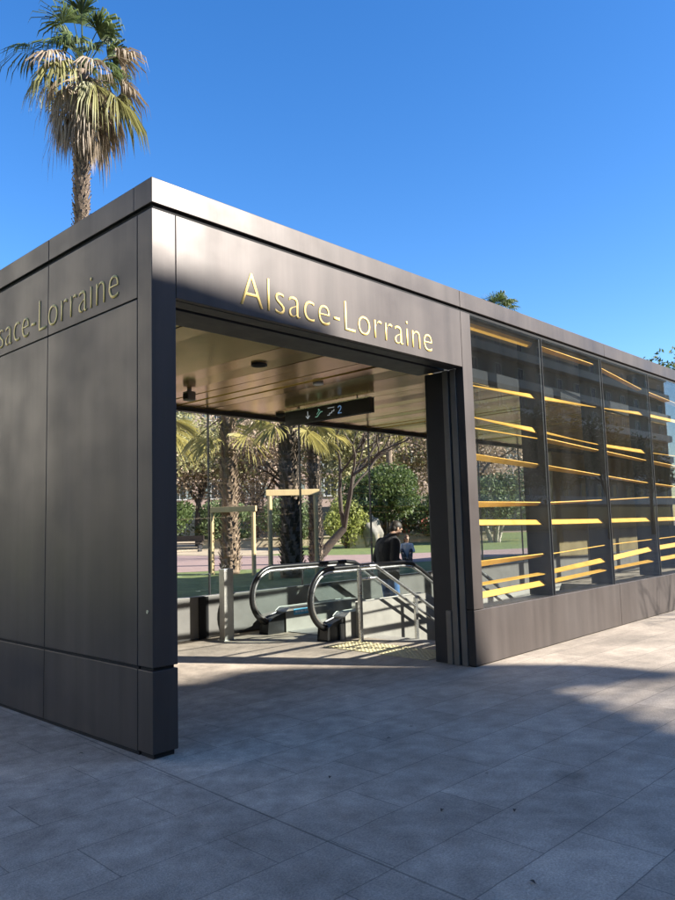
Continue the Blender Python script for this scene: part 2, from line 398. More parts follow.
# corner column and left wall
Z1 = Hg-.034
MB().box(0, .212, 0, .197, Hp+.012, Z1).build('corner_column', 'bronze', pav, bevel=.005)
MB().box(0, .212, 0, .197, .035, Hp-.012).build('column_base', 'bronze', pav, bevel=.005)
MB().box(.02, .19, .02, .18, 0, .034).build('column_foot', 'black', pav); MB().box(.02, .19, .02, .19, Hp-.011, Hp+.011).build('column_joint', 'black', pav)
ys = [.2, 1.69, 3.18, YB]
for i in range(3):
    y0, y1 = ys[i]+G, ys[i+1]-(G if i < 2 else 0)
    MB().box(0, .06, y0, y1, Hs+.006, Z1).build('sign_panel', 'bronze', pav, bevel=.004)
    MB().box(0, .06, y0, y1, Hp+.012, Hs-.006).build('wall_panel', 'bronze', pav, bevel=.004)
    MB().box(0, .06, y0, y1, .03, Hp-.012).build('plinth_panel', 'bronze', pav, bevel=.004)
MB().box(.012, .2, .199, YB, 0, Z1).build('wall_core', 'black', pav)
MB().box(.2005, .212, .199, 4.41, 0, Hc).build('inner_lining', 'dark', pav)
# fascia above the opening
fas = MB().box(.216, 4.098, 0, .05, Hs, Z1).build('sign_fascia', 'bronze', pav, bevel=.004)
MB().box(.216, 4.10, .052, .20, Hs-.004, Hs+.3).box(.216, 4.10, .255, .63, Hs-.004, Hs+.3).build('soffit', 'dark', pav, bevel=.004)
MB().box(.216, 4.10, .201, .254, Hs+.08, Hs+.3).build('door_track', 'black', pav)
# right post, plinth, door pocket
MB().box(4.105, 4.300, 0, .10, Hp+.008, Z1).build('door_post', 'bronze', pav, bevel=.004)
pl = MB(); xs = [4.105, 8.03, 11.9, 15.8, 19.6, XE]
for i in range(5): pl.box(xs[i]+(G if i else 0), xs[i+1]-(G if i < 4 else 0), 0, .10, .012, Hp)
pl.build('front_plinth', 'bronze', pav, bevel=.006)
MB().box(4.12, XE, .02, .09, 0, .0115).build('plinth_foot', 'black', pav)
MB().box(4.135, 4.30, .102, .57, 0, Hs-.005).build('door_pocket', 'dark', pav, bevel=.003)
for y0 in (.055, .165): MB().box(4.095, 4.134, y0+.05, y0+.125, .0, Hs-.006).build('door_rail', 'rail', pav, bevel=.004)
MB().box(4.085, 4.134, .30, .37, 0, .60).build('door_motor', 'rail', pav, bevel=.005)
# glazed bays
ends = MX[1:]+[XE-.1]
x0 = 4.304
for x1 in ends:
    MB().box(x0, x1-.009, .028, .040, Hp+.003, Hg-.03).build('window_pane', 'glassf', pav)
    if x1 < XE-.2: MB().box(x1-.0085, x1+.0085, .027, .0415, Hp+.003, Hg-.03).build('glass_seal', 'black', pav)
    x0 = x1+.009
finb = MB().box(-.05, .0, .042, .37, Hp+.003, 4.06)
f0 = None
for x1 in MX[1:]:
    if f0 is None: f0 = finb.build('mullion', 'fin', pav, loc=(x1, 0, 0))
    else: dup(f0, pav, (x1, 0, 0))
MB().box(4.31, XE-.1, .101, .29, Hp-.02, Hp+.002).build('window_sill', 'dark', pav)
# twisted golden slats: height at each mullion and (dz, tilt) at both ends; tilt + = face turned up, - = turned down
ZR = [(3.955, 3.955, 3.94, 3.765, 3.67, 3.56), (3.22, 3.25, 3.295, 3.355, 3.355, 3.33), (2.845, 2.79, 2.715, 2.70, 2.70, 2.72), (2.71, 2.685, 2.615, 2.545, 2.475, 2.42),
      (2.37, 2.31, 2.24, 2.165, 2.11, 2.09), (1.80, 1.81, 1.865, 1.92, 1.945, 1.93), (1.59, 1.565, 1.555, 1.55, 1.545, 1.54), (1.105, 1.135, 1.19, 1.215, 1.24, 1.25),
      (.87, .90, .975, 1.06, 1.10, 1.12), (.74, .775, .83, .865, .895, .93)]
DZ = [[(-.08,-.08),(-.05,-.02),(-.015,-.015),(-.02,-.05),(-.05,-.06)], [(.02,.09),(.09,.03),(.02,.085),(.085,.09),(.09,.04)], [(.02,.095),(.06,.015),(.07,.085),(.02,.02),(.03,.07)],
      [(.015,.02),(-.05,-.025),(-.04,-.015),(-.04,-.05),(-.05,-.02)], [(-.08,-.06),(-.07,-.02),(-.015,-.015),(-.015,-.015),(-.02,-.05)], [(-.085,-.05),(-.04,-.018),(-.015,-.015),(-.015,-.015),(-.02,-.04)],
      [(.085,.08),(.085,.08),(.075,.08),(.08,.08),(.08,.07)], [(-.09,-.055),(-.02,-.015),(-.015,-.015),(-.015,-.02),(-.02,-.02)], [(.018,.02),(.045,.075),(.09,.085),(.085,.09),(.085,.06)], [(.085,.075),(.045,.02),(.02,.035),(.07,.075),(.07,.06)]]
XB = [4.31]+MX[1:]+[XE-.1]
for r in range(10):
    for k in range(10):
        xa, xb = XB[k]+.002, XB[k+1]-.052
        za, zb = (ZR[r][k], ZR[r][k+1]) if k < 5 else (ZR[r][10-k], ZR[r][9-k])
        da, db = DZ[r][k] if k < 5 else DZ[r][9-k][::-1]
        mb = MB(); n = 8; W = .080; th = .012
        rows = []
        for i in range(n+1):
            t = i/n; x = xa+(xb-xa)*t; z = za+(zb-za)*t; d = (da+(db-da)*t)*.76
            yy = math.sqrt(max(W*W-d*d, 0))/2
            # tilt + : back edge high (front face looks up); tilt - : front edge high
            pf = Vector((x, .155-yy, z-d/2)); pb = Vector((x, .155+yy, z+d/2))
            nn = Vector((0, -(pb.z-pf.z), pb.y-pf.y)).normalized()*th/2
            rows.append((pf+nn, pb+nn, pb-nn, pf-nn))
        for i in range(n+1): mb.v += [tuple(p) for p in rows[i]]
        for i in range(n):
            for j in range(4):
                a = i*4+j; c = i*4+(j+1) % 4; mb.f.append((a, c, c+4, a+4))
        mb.f.append((3, 2, 1, 0)); mb.f.append((n*4, n*4+1, n*4+2, n*4+3))
        mb.build('slat', 'gold', pav)
# ceiling of gold boards
cb = MB(); x = .22
while x < XE-.25:
    xe = min(x+.29, XE-.22); k0 = len(cb.v); cb.box(x, xe, .632, 4.40, Hc+.006, Hc+.02)
    ta, tb = random.uniform(-.013, .013), random.uniform(-.012, .012)
    for i in (0, 1, 2, 3):
        v = cb.v[k0+i]; cb.v[k0+i] = (v[0], v[1], v[2]+(ta if v[0] > x+.08 else -ta)*.5+(tb if v[1] > 2 else -tb)*.6)
    x += .30
cb.build('ceiling', 'ceil', pav)
# back wall: plinth, glass, frame
MB().box(.22, XE-.1, 4.425, 4.56, .01, Hp).build('back_plinth', 'plinthg', pav, bevel=.005)
MB().box(.22, XE-.1, 4.43, 4.55, Hc-.05, Hc+.6).build('back_head', 'dark', pav)
jx = [.23, 1.99, 3.87, 5.80, 7.62, 9.5, 11.4, 13.2, 14.75]
for i in range(8):
    MB().box(jx[i]+.005, jx[i+1]-.005, 4.48, 4.492, Hp+.002, Hc-.052).build('back_pane', 'glass', pav)
for x in jx[1:-1]: MB().box(x-.009, x+.009, 4.495, 4.53, Hp+.002, Hc-.052).build('glass_joint', 'dark', pav)
MB().box(3.60, 3.77, 4.405, 4.424, 0, Hp-.01).build('plinth_gap', 'black', pav)
for x in (14.75, 16.75, 18.75, 20.75):
    MB().box(x+.006, min(x+1.994, XE-.1), 4.425, 4.55, Hp+.003, Hc-.055).build('back_panel', 'backwall', pav, bevel=.004)
MB().box(XE-.1, XE, .101, YB-.01, 0, 4.06).build('end_wall', 'backwall', pav)
# stairwell lining
wb = MB(); X0, X1, Y0, Y1 = WELL
wb.box(X0-.1, X1, Y0-.12, Y0-.001, -5, -.003).box(X0-.1, X1, Y1+.001, Y1+.12, -5, -.003).box(X0-.12, X0-.002, Y0, Y1, -5, -.003).box(X1+.002, X1+.1, Y0, Y1, -5, -.003).box(X0, X1, Y0, Y1, -5.1, -5.0)
wb.build('stairwell', 'conc', pav)
st = MB()
for i in range(28):
    xx = 5.1+.3*i; st.box(xx, xx+.3, .64, 2.42, -.165*(i+1)-.15, -.165*i-.002 if i == 0 else -.165*i)
st.build('stairs', 'conc', pav)

# lettering, cut in gold
def lettering(parent, name, origin, xdir, width, capz):
    cu = bpy.data.curves.new(name, 'FONT'); cu.body = 'Alsace-Lorraine'; cu.size = 1; cu.offset = -.017; cu.extrude = .0; cu.resolution_u = 6
    cu.space_character = 1.06
    t = bpy.data.objects.new(name, cu); COL.objects.link(t); dg = bpy.context.evaluated_depsgraph_get(); dg.update()
    me = bpy.data.meshes.new_from_object(t.evaluated_get(dg)); bpy.data.objects.remove(t)
    xs_ = [v.co.x for v in me.vertices]; zs = [v.co.y for v in me.vertices]
    sx = width/(max(xs_)-min(xs_)); sz = capz/max(zs); mn = min(xs_); o3 = Vector(origin); xd = Vector(xdir)
    bm = bmesh.new(); bm.from_mesh(me)
    nrm = xd.cross(Vector((0, 0, 1)))
    for v in bm.verts: v.co = o3+xd*((v.co.x-mn)*sx)+Vector((0, 0, 1))*(v.co.y*sz)+nrm*.002
    bmesh.ops.remove_doubles(bm, verts=bm.verts, dist=.0004)
    g = bmesh.ops.extrude_face_region(bm, geom=bm.faces[:])
    for e in g['geom']:
        if isinstance(e, bmesh.types.BMVert): e.co += nrm*.003
    bmesh.ops.recalc_face_normals(bm, faces=bm.faces[:])
    m2 = bpy.data.meshes.new(name); bm.to_mesh(m2); bm.free(); m2.materials.append(M['letter'])
    o = bpy.data.objects.new(name, m2); COL.objects.link(o); o.parent = parent
    return o
lettering(fas, 'lettering', (.845, 0, 3.445), (1, 0, 0), 2.67, .292)
lettering(pav, 'lettering', (0, 3.14, 3.445), (0, -1, 0), 2.67, .292)
bpy.data.objects['corner_column'].data.update()

# ------------------------------------------------------------------ things inside the entrance
# hanging direction sign
sg = thing('direction_sign', 'long black hanging direction sign with arrow, escalator and stair pictograms under the gold ceiling', 'sign', (4.8, 2.85, 3.16))
MB().box(-.05, .05, -.87, .87, 0, .205).build('panel', mat('sign_black', (.008, .008, .01), .6), sg, bevel=.004)
MB().box(-.055, .055, -.875, .875, .206, .22).build('top_rail', 'steel', sg)
for y in (-.6, .6): MB().tube([(0, y, .22), (0, y, .255)], .012).build('hanger', 'steel', sg)
def bar(mb, y0, z0, y1, z1, t=.012, x=-.052):
    d = Vector((0, y1-y0, z1-z0)); nrm = Vector((0, -d.z, d.y)).normalized()*t/2
    a, c = Vector((x, y0, z0)), Vector((x, y1, z1))
    mb.prism([a+nrm, c+nrm, c-nrm, a-nrm], (-.003, 0, 0))
p = MB(); y = .36
bar(p, y, .16, y, .05); bar(p, y, .05, y+.04, .09); bar(p, y, .05, y-.04, .09); p.build('arrow', mat('sign_pale', (.6, .65, .68), .5), sg)
p = MB(); y = .13
bar(p, y+.07, .055, y+.03, .055); bar(p, y+.03, .055, y-.04, .12); bar(p, y-.04, .12, y-.08, .12); bar(p, y+.04, .09, y-.03, .155, .008); p.ball((-.053, y+.0, .158), (.002, .012, .012)); p.build('escalator_pictogram', mat('sign_green', (.25, .55, .42), .5), sg)
p = MB(); y = -.13
for i in range(3): bar(p, y+.08-.045*i, .05+.025*i, y+.035-.045*i, .05+.025*i, .009); bar(p, y+.035-.045*i, .05+.025*i, y+.035-.045*i, .075+.025*i, .009)
bar(p, y+.07, .155, y-.06, .155, .008); p.build('stair_pictogram', bpy.data.materials['sign_pale'], sg)
p = MB(); y = -.30
pts = [(y+.035, .135), (y+.02, .155), (y-.01, .158), (y-.028, .14), (y-.022, .115), (y+.035, .055), (y-.035, .055)]
for q, q2 in zip(pts, pts[1:]): bar(p, *q, *q2, .012)
p.build('number', mat('sign_blue', (.25, .45, .75), .5), sg)

def disc(name, label, loc, r, m, h=.02, cat='ceiling light'):
    t = thing(name, label, cat, loc)
    MB().tube([(0, 0, 0), (0, 0, -h)], r, 20).build('housing', m, t, smooth=False)
    MB().tube([(0, 0, -h), (0, 0, -h-.004)], r*.8, 20).build('lens', 'black' if m == 'dark' else 'white', t)
    return t
disc('ceiling_speaker', 'round black recessed disc in the gold ceiling near the opening', (2.33, 1.50, Hc-.001), .09, 'dark', cat='ceiling speaker')
disc('ceiling_light', 'round pale flush downlight in the gold ceiling left of the hanging sign', (3.62, 1.86, Hc-.001), .07, 'frame')
t = thing('smoke_detector', 'small dark smoke detector on the gold ceiling by the back glass', 'smoke detector', (5.0, 4.1, Hc-.001))
MB().tube([(0, 0, 0), (0, 0, -.03), (0, 0, -.05)], [.08, .075, .04], 16).build('body', 'dark', t)
t = thing('security_camera', 'small grey box camera hanging from the ceiling near the left wall', 'camera', (2.6, 3.20, Hc-.001))
MB().tube([(0, 0, 0), (0, 0, -.03)], .03, 10).build('bracket', 'rail', t); MB().box(-.06, .06, -.06, .06, -.15, -.031).build('housing', 'rail', t, bevel=.01)
MB().box(-.072, -.061, -.04, .04, -.13, -.06).build('lens', 'black', t)

t = thing('bollard', 'square light steel bollard standing before the escalator at left', 'bollard', (3.80, 4.02, 0))
MB().box(-.085, .085, -.06, .06, 0, 1.0).build('post', 'post', t, bevel=.006); MB().box(-.09, .09, -.065, .065, 1.001, 1.02).build('cap', 'steel', t, bevel=.004)
MB().box(-.11, .11, -.085, .085, 0.0, .012).build('base_plate', 'steel', t)

# escalator ---------------------------------------------------------
ZF = Vector((math.cos(R(30)), 0, -math.sin(R(30))))
BX = 6.55                                  # where the run turns down
def balustrade(par, yc, skirt_h, out, label):
    run = 9.0
    end = Vector((BX, 0, 0))+ZF*run
    q = 1 if out > 0 else -1
    # skirt / cladding
    prof = [(4.82, .002), (4.82, skirt_h-.05), (4.90, skirt_h), (BX, skirt_h), (end.x, end.z+skirt_h), (end.x, end.z-.3), (BX, -.3), (5.11, -.3), (5.11, .002)]
    sk = MB().prism([(x, yc-.125, z) for x, z in prof], (0, .25, 0)).build('skirt', 'deck', par, bevel=.008)
    # deck ledge on top of the skirt
    # handrail loop
    c = Vector((4.66, yc, .565)); rr = .425; path = []
    path += [Vector((4.95, yc, .155)), Vector((4.80, yc, .145))]
    for k in range(0, 19):
        a = R(-90-15 - k*(165/18)); path.append(c+Vector((rr*math.cos(a), 0, rr*math.sin(a))))
    path += [Vector((4.9, yc, .99)), Vector((5.6, yc, .99)), Vector((BX-.25, yc, .99)), Vector((BX-.02, yc, .965)), Vector((BX+.2, yc, .86)), Vector((BX, yc, .985))+ZF*run]
    MB().tube(path, .036, 10).build('handrail', 'rubber', par, smooth=True)
    inner = []
    for pnt in path[2:]:
        d = (pnt-Vector((max(4.66, min(pnt.x, 5.4)), yc, .565)))
        inner.append(pnt - Vector((0, 0, .05)) if pnt.x > 4.72 else pnt-d.normalized()*.05)
    MB().tube(inner, .022, 8).build('handrail_guide', 'steel', par, smooth=True)
    # glass
    gp = [(4.95, skirt_h+.002)] + [(c.x+(rr-.06)*math.cos(R(-100-k*17)), c.z+(rr-.06)*math.sin(R(-100-k*17))) for k in range(2, 11)] + [(BX-.1, .93), (BX+.2, .80), (end.x, end.z+.93), (end.x, end.z+skirt_h+.002), (BX, skirt_h+.002)]
    MB().prism([(x, yc-.005, z) for x, z in gp], (0, .010, 0)).build('glass_panel', 'glassb', par)
    # newel foot with the black handrail inlet
    MB().prism([(x, yc-.10, z) for x, z in ((4.48, .002), (4.50, .17), (4.60, .23), (4.81, .28), (4.81, .002))], (0, .20, 0)).build('newel', 'rubber', par, bevel=.02)
    return sk
es = thing('escalator', 'glass sided escalator with black looped handrails going down inside the entrance', 'escalator', (0, 0, 0))
sk_far = balustrade(es, 3.98, .36, 1, '')
sk_near = balustrade(es, 2.74, .36, -1, '')
MB().box(4.78, 4.818, 2.66, 2.84, .0, .26).box(4.70, 4.775, 2.60, 2.63, 0, .22).build('newel_cover', 'deck', es, bevel=.006)
MB().prism([(x, 2.46, z) for x, z in ((5.02, .002), (5.02, .50), (BX, .50), (14, .50-(14-BX)*.577), (14, -5), (BX, -.3), (5.1, -.3), (5.1, .002))], (0, .14, 0)).build('outer_cladding', 'deck', es, bevel=.008)
cp = MB().box(4.85, 5.098, 2.87, 3.85, .001, .012).box(5.099, 5.9, 2.87, 3.85, -.05, .010)
cp.build('comb_plate', 'step', es)
sp_ = MB()
for i in range(26):
    xx = 5.9+.4*i
    if xx < BX: z = .0
    else: z = -(xx-BX+.2)*.577
    sp_.box(xx, xx+.4, 2.87, 3.85, z-.28, z)
sp_.build('steps', 'step', es)
stk = MB().box(4.98, 5.36, 3.868, 3.98-.126-.002+.0, .27, .33)
stk = MB().prism([(4.97, 3.853, .245), (5.40, 3.853, .245), (5.40, 3.853, .335), (4.97, 3.853, .335)], (0, -.003, 0)).build('sticker', 'sticker', sk_far)
p = MB()
for x, wd in ((5.00, .05), (5.065, .03), (5.11, .07), (5.20, .04), (5.26, .06), (5.335, .03)): p.prism([(x, 3.8495, .275), (x+wd, 3.8495, .275), (x+wd, 3.8495, .305), (x, 3.8495, .305)], (0, -.001, 0))
p.build('sticker_print', 'white', sk_far)

# stair handrails ----------------------------------------------------
def handrail(label, y, x0, off):
    t = thing('stair_handrail', label, 'handrail', (x0, y, 0), group='stair handrails')
    sl = math.tan(R(28.8)); top = 1.02
    for zz, rad in ((0, .024), (-.17, .02)):
        pth = [(0, 0, top+zz-.0), (.35, 0, top+zz)] + [(.35+k, 0, top+zz-k*sl) for k in (.5, 2, 4, 8)]
        if zz == 0: pth = [(0.0, 0, top)] + pth[1:]
        MB().tube(pth, rad, 10).build('rail', 'steel', t, smooth=True)
    for x in (0, off, off+2.2, off+4.4):
        zb = 0 if x < .3 else -max(0, x-.36)*sl-.1
        zt = top if x < .35 else top-(x-.35)*sl
        MB().box(x-.03, x+.03, -.02, .02, zb, zt-.03).build('post', 'steel', t, bevel=.004)
    return t
handrail('steel stair handrail with square posts beside the escalator', 2.28, 4.76, 1.25)
handrail('steel stair handrail on the window side of the stairs behind the gold slats', .78, 5.0, 1.2)

# tactile strip -------------------------------------------------------
t = thing('tactile_strip', 'pale yellow studded warning strip at the top of the stairs', 'tactile paving', (4.45, 1.55, 0))
MB().box(-.3, .3, -.86, .86, .001, .008).build('base', 'yellow', t)
p = MB()
for i in range(9):
    for j in range(25): p.tube([(-.264+.066*i, -.80+.0667*j, .008), (-.264+.066*i, -.80+.0667*j, .016)], [.018, .012], 8)
p.build('stud', 'yellow', t)['kind'] = 'stuff'

for nm in ('sign_green', 'sign_pale', 'sign_blue'):                 # faint glow added to brighten the pictograms
    b_ = bpy.data.materials[nm].node_tree.nodes['Principled BSDF']; b_.inputs['Emission Color'].default_value = b_.inputs['Base Color'].default_value; b_.inputs['Emission Strength'].default_value = .12
# ------------------------------------------------------------------ people
def remeshed(mb, name, m, parent, vox=.012, it=5):
    o = mb.build(name, m, parent, smooth=True)
    r = o.modifiers.new('remesh', 'REMESH'); r.mode = 'VOXEL'; r.voxel_size = vox; r.use_smooth_shade = True
    s = o.modifiers.new('smooth', 'SMOOTH'); s.iterations = it; s.factor = .5
    return o
def limb(mb, pts, rs):
    mb.tube(pts, rs, 12)
    for p, r in zip(pts, rs): mb.ball(p, r, 12, 8)
def hand(mb, w_, d, side):
    """palm plus four curled fingers and a thumb from wrist w_ pointing along d"""
    d = Vector(d).normalized(); w_ = Vector(w_); sv = d.cross(Vector((0, 0, 1))).normalized()*side; dn = sv.cross(d)*side
    c = w_+d*.05
    for k in range(4):
        o = (k-1.5)*.019
        mb.tube([w_+sv*o*.6, w_+sv*o+d*.09], [.015, .013], 8)
        L = (.065, .078, .072, .055)[k]; a = w_+sv*o+d*.088; dn2 = Vector((0, 0, -1))
        mb.tube([a, a+d*L*.45+dn2*L*.15, a+d*L*.7+dn2*L*.5, a+d*L*.7+dn2*L*.85], [.0095, .009, .0085, .007], 8)
    a = w_+d*.03-sv*.025
    mb.tube([a, a-sv*.025+d*.03, a-sv*.03+d*.06], [.012, .0105, .008], 8)
def head(mb, c, yaw=0, tilt=0):
    m = Matrix.Translation(Vector(c)) @ Matrix.Rotation(yaw, 4, 'Z') @ Matrix.Rotation(tilt, 4, 'Y')
    k = MB()
    k.ball((-.008, 0, .025), (.097, .075, .095), 18, 12)
    k.ball((.028, 0, -.045), (.066, .056, .075), 16, 10)
    k.ball((.062, 0, -.095), (.028, .03, .022), 10, 8)
    k.tube([(.088, 0, .012), (.108, 0, -.022), (.113, 0, -.035)], [.009, .014, .015], 8)
    for s in (-1, 1):
        k.ball((.075, s*.033, .012), (.016, .016, .012), 8, 6); k.ball((.083, s*.034, .028), (.014, .022, .008), 8, 6)
        k.ball((-.005, s*.077, -.01), (.020, .012, .034), 8, 6)
    k.ball((.087, 0, -.062), (.012, .026, .008), 8, 6); k.ball((.086, 0, -.074), (.012, .022, .007), 8, 6)
    base = len(mb.v); mb.v += [tuple(m @ Vector(v)) for v in k.v]; mb.f += [tuple(base+i for i in f) for f in k.f]
    return m
def hair_cap(m, mat_, parent, long=False):
    k = MB(); k.ball((-.018, 0, .035), (.103, .083, .095), 18, 12); k.ball((-.055, 0, -.02), (.062, .078, .075), 14, 10)
    if long: k.ball((-.07, 0, -.09), (.05, .075, .09), 12, 8)
    h = MB(); h.v = [tuple(m @ Vector(v)) for v in k.v]; h.f = k.f
    o = remeshed(h, 'hair', mat_, parent, .008, 2); return o

def man():
    t = thing('person', 'man in black jacket and blue jeans standing on the escalator seen from behind', 'person', (6.50, 3.18, -.09), R(-12))
    body = MB()
    nk = (.055, 0, 1.50)
    body.loft([(0, 0, .84, .09, .13), (0, 0, .95, .115, .165), (0, 0, 1.08, .105, .145), (.0, 0, 1.25, .115, .165), (.01, 0, 1.38, .11, .175), (.02, 0, 1.45, .07, .10)])
    limb(body, [(.03, 0, 1.44), (.13, 0, 1.56)], [.058, .052])
    mh = head(body, (.18, 0, 1.61), R(-14), R(28))
    S_, E_, W_ = {}, {}, {}
    for s in (-1, 1):
        S_[s] = (.01, s*.19, 1.40); E_[s] = (-.07, s*.245, 1.12); W_[s] = (.16, s*.205, 1.03)
        limb(body, [S_[s], E_[s], W_[s]], [.055, .042, .030]); hand(body, W_[s], (.9, -.25*s, -.1), s)
        limb(body, [(0, s*.09, .90), (.03, s*.10, .49), (-.02+.03*s, s*.105, .09)], [.085, .056, .040])
        limb(body, [(-.03+.03*s, s*.105, .045), (.12+.03*s, s*.115, .035)], [.038, .032])
    remeshed(body, 'body', 'skin', t, .009, 3)
    hair_cap(mh, 'hair', t)
    j = MB()
    j.loft([(-.01, 0, .80, .155, .205), (-.02, 0, .95, .165, .215), (-.035, 0, 1.10, .16, .20), (-.04, 0, 1.25, .17, .21), (-.015, 0, 1.38, .155, .215), (.025, 0, 1.46, .12, .15), (.07, 0, 1.51, .085, .085), (.085, 0, 1.535, .075, .08)])
    for s in (-1, 1): limb(j, [(.0, s*.185, 1.385), E_[s], (.13, s*.212, 1.04)], [.088, .070, .052])
    for s in (-1, 1):                                         # quilted rings on the sleeves
        for k in range(6):
            a = Vector((.0, s*.185, 1.385)).lerp(Vector(E_[s]), .15+.15*k); j.ball(a, .089-.003*k, 10, 8)
    remeshed(j, 'jacket', 'jacket', t, .011, 3)
    g = MB()
    g.loft([(-.005, 0, .80, .125, .165), (0, 0, .90, .135, .18), (0, 0, 1.0, .125, .165)])
    for s in (-1, 1): limb(g, [(0, s*.088, .86), (.035, s*.098, .49), (-.015+.03*s, s*.103, .08)], [.105, .078, .066])
    remeshed(g, 'jeans', 'denim', t, .012, 3)
    for s in (-1, 1):
        q = MB(); limb(q, [(-.05+.03*s, s*.105, .05), (.05+.03*s, s*.108, .055), (.15+.03*s, s*.118, .04)], [.046, .048, .038]); q.box(-.09+.03*s, .185+.03*s, s*.11-.045, s*.11+.045, .0, .025)
        remeshed(q, 'shoe', 'shoe', t, .01, 2)
man()
def seated():
    t = thing('person', 'person with brown hair in a white top sitting at the path edge in the park', 'person', (15.35, 9.75, LZ), R(215)); t.scale = (.86, .86, .86)
    body = MB()
    body.loft([(-.02, 0, .06, .11, .17), (-.02, 0, .16, .115, .17), (0, 0, .30, .10, .14), (.02, 0, .48, .105, .16), (.04, 0, .60, .09, .16), (.05, 0, .66, .06, .09)])
    limb(body, [(.05, 0, .66), (.09, 0, .76)], [.05, .046]); mh = head(body, (.11, 0, .84), R(35), R(12))
    for s in (-1, 1):
        limb(body, [(.04, s*.17, .61), (.12, s*.24, .38), (.33, s*.16, .36)], [.048, .038, .028]); hand(body, (.33, s*.16, .36), (.9, -.3*s, -.1), s)
        limb(body, [(0, s*.09, .10), (.40, s*.16, .42), (.42, s*.12, .07)], [.08, .054, .038]); limb(body, [(.40, s*.12, .04), (.54, s*.13, .035)], [.036, .03])
    remeshed(body, 'body', 'skin', t, .011, 3); hair_cap(mh, 'hairb', t, True)
    j = MB(); j.loft([(-.02, 0, .10, .135, .19), (0, 0, .30, .13, .17), (.02, 0, .48, .13, .185), (.045, 0, .61, .11, .18), (.055, 0, .68, .07, .09)])
    for s in (-1, 1): limb(j, [(.04, s*.165, .60), (.12, s*.24, .38), (.28, s*.18, .365)], [.068, .055, .042])
    remeshed(j, 'top', 'whitecloth', t, .013, 3)
    g = MB(); g.loft([(-.03, 0, .02, .13, .19), (-.02, 0, .16, .13, .185)])
    for s in (-1, 1): limb(g, [(0, s*.09, .11), (.40, s*.16, .42), (.42, s*.12, .09)], [.095, .07, .055])
    remeshed(g, 'trousers', 'darkcloth', t, .013, 3)
    for s in (-1, 1):
        q = MB(); limb(q, [(.37, s*.12, .045), (.54, s*.13, .04)], [.045, .038]); remeshed(q, 'shoe', 'shoe', t, .011, 2)
seated()

# ------------------------------------------------------------------ vegetation
def fan(mb, base, d, pet, rad, n, droop, spread=150, wob=.2, rng=random):
    """fan-palm leaf: petiole from base along d, then folded leaflets"""
    d = Vector(d).normalized(); base = Vector(base)
    side = d.cross(Vector((0, 0, 1)))
    if side.length < .05: side = Vector((1, 0, 0))
    side.normalize(); upv = side.cross(d)
    tip = base+d*pet*.6+(d+Vector((0, 0, -droop*.35))).normalized()*pet*.4
    mb.tube([base, base+d*pet*.6, tip], [.022, .016, .012], 4, False)
    d2 = (d+Vector((0, 0, -droop*.5))).normalized(); side2 = side; up2 = side2.cross(d2)
    for k in range(n):
        a = R((k/(n-1)-.5)*spread+rng.uniform(-3, 3)); L = rad*(1-.25*abs(k/(n-1)-.5)*2)*rng.uniform(1-wob, 1.05)
        dir_ = d2*math.cos(a)+side2*math.sin(a)+up2*rng.uniform(-.06, .12)
        p0 = tip; p1 = tip+dir_*L*.5+Vector((0, 0, -droop*.08*L)); p2 = tip+dir_*L*.85+Vector((0, 0, -droop*.42*L)); p3 = tip+dir_*L*.95+Vector((0, 0, -droop*.85*L-.05*L))
        wd = up2.cross(dir_).normalized()*rad*.021*rng.uniform(.8, 1.3)
        f = up2*rad*.02
        i = len(mb.v)
        mb.v += [tuple(p0), tuple(p1-wd+f), tuple(p1+wd-f), tuple(p2-wd*.8), tuple(p2+wd*.8-f), tuple(p3)]
        mb.f += [(i, i+1, i+2), (i+1, i+3, i+4, i+2), (i+3, i+5, i+4)]

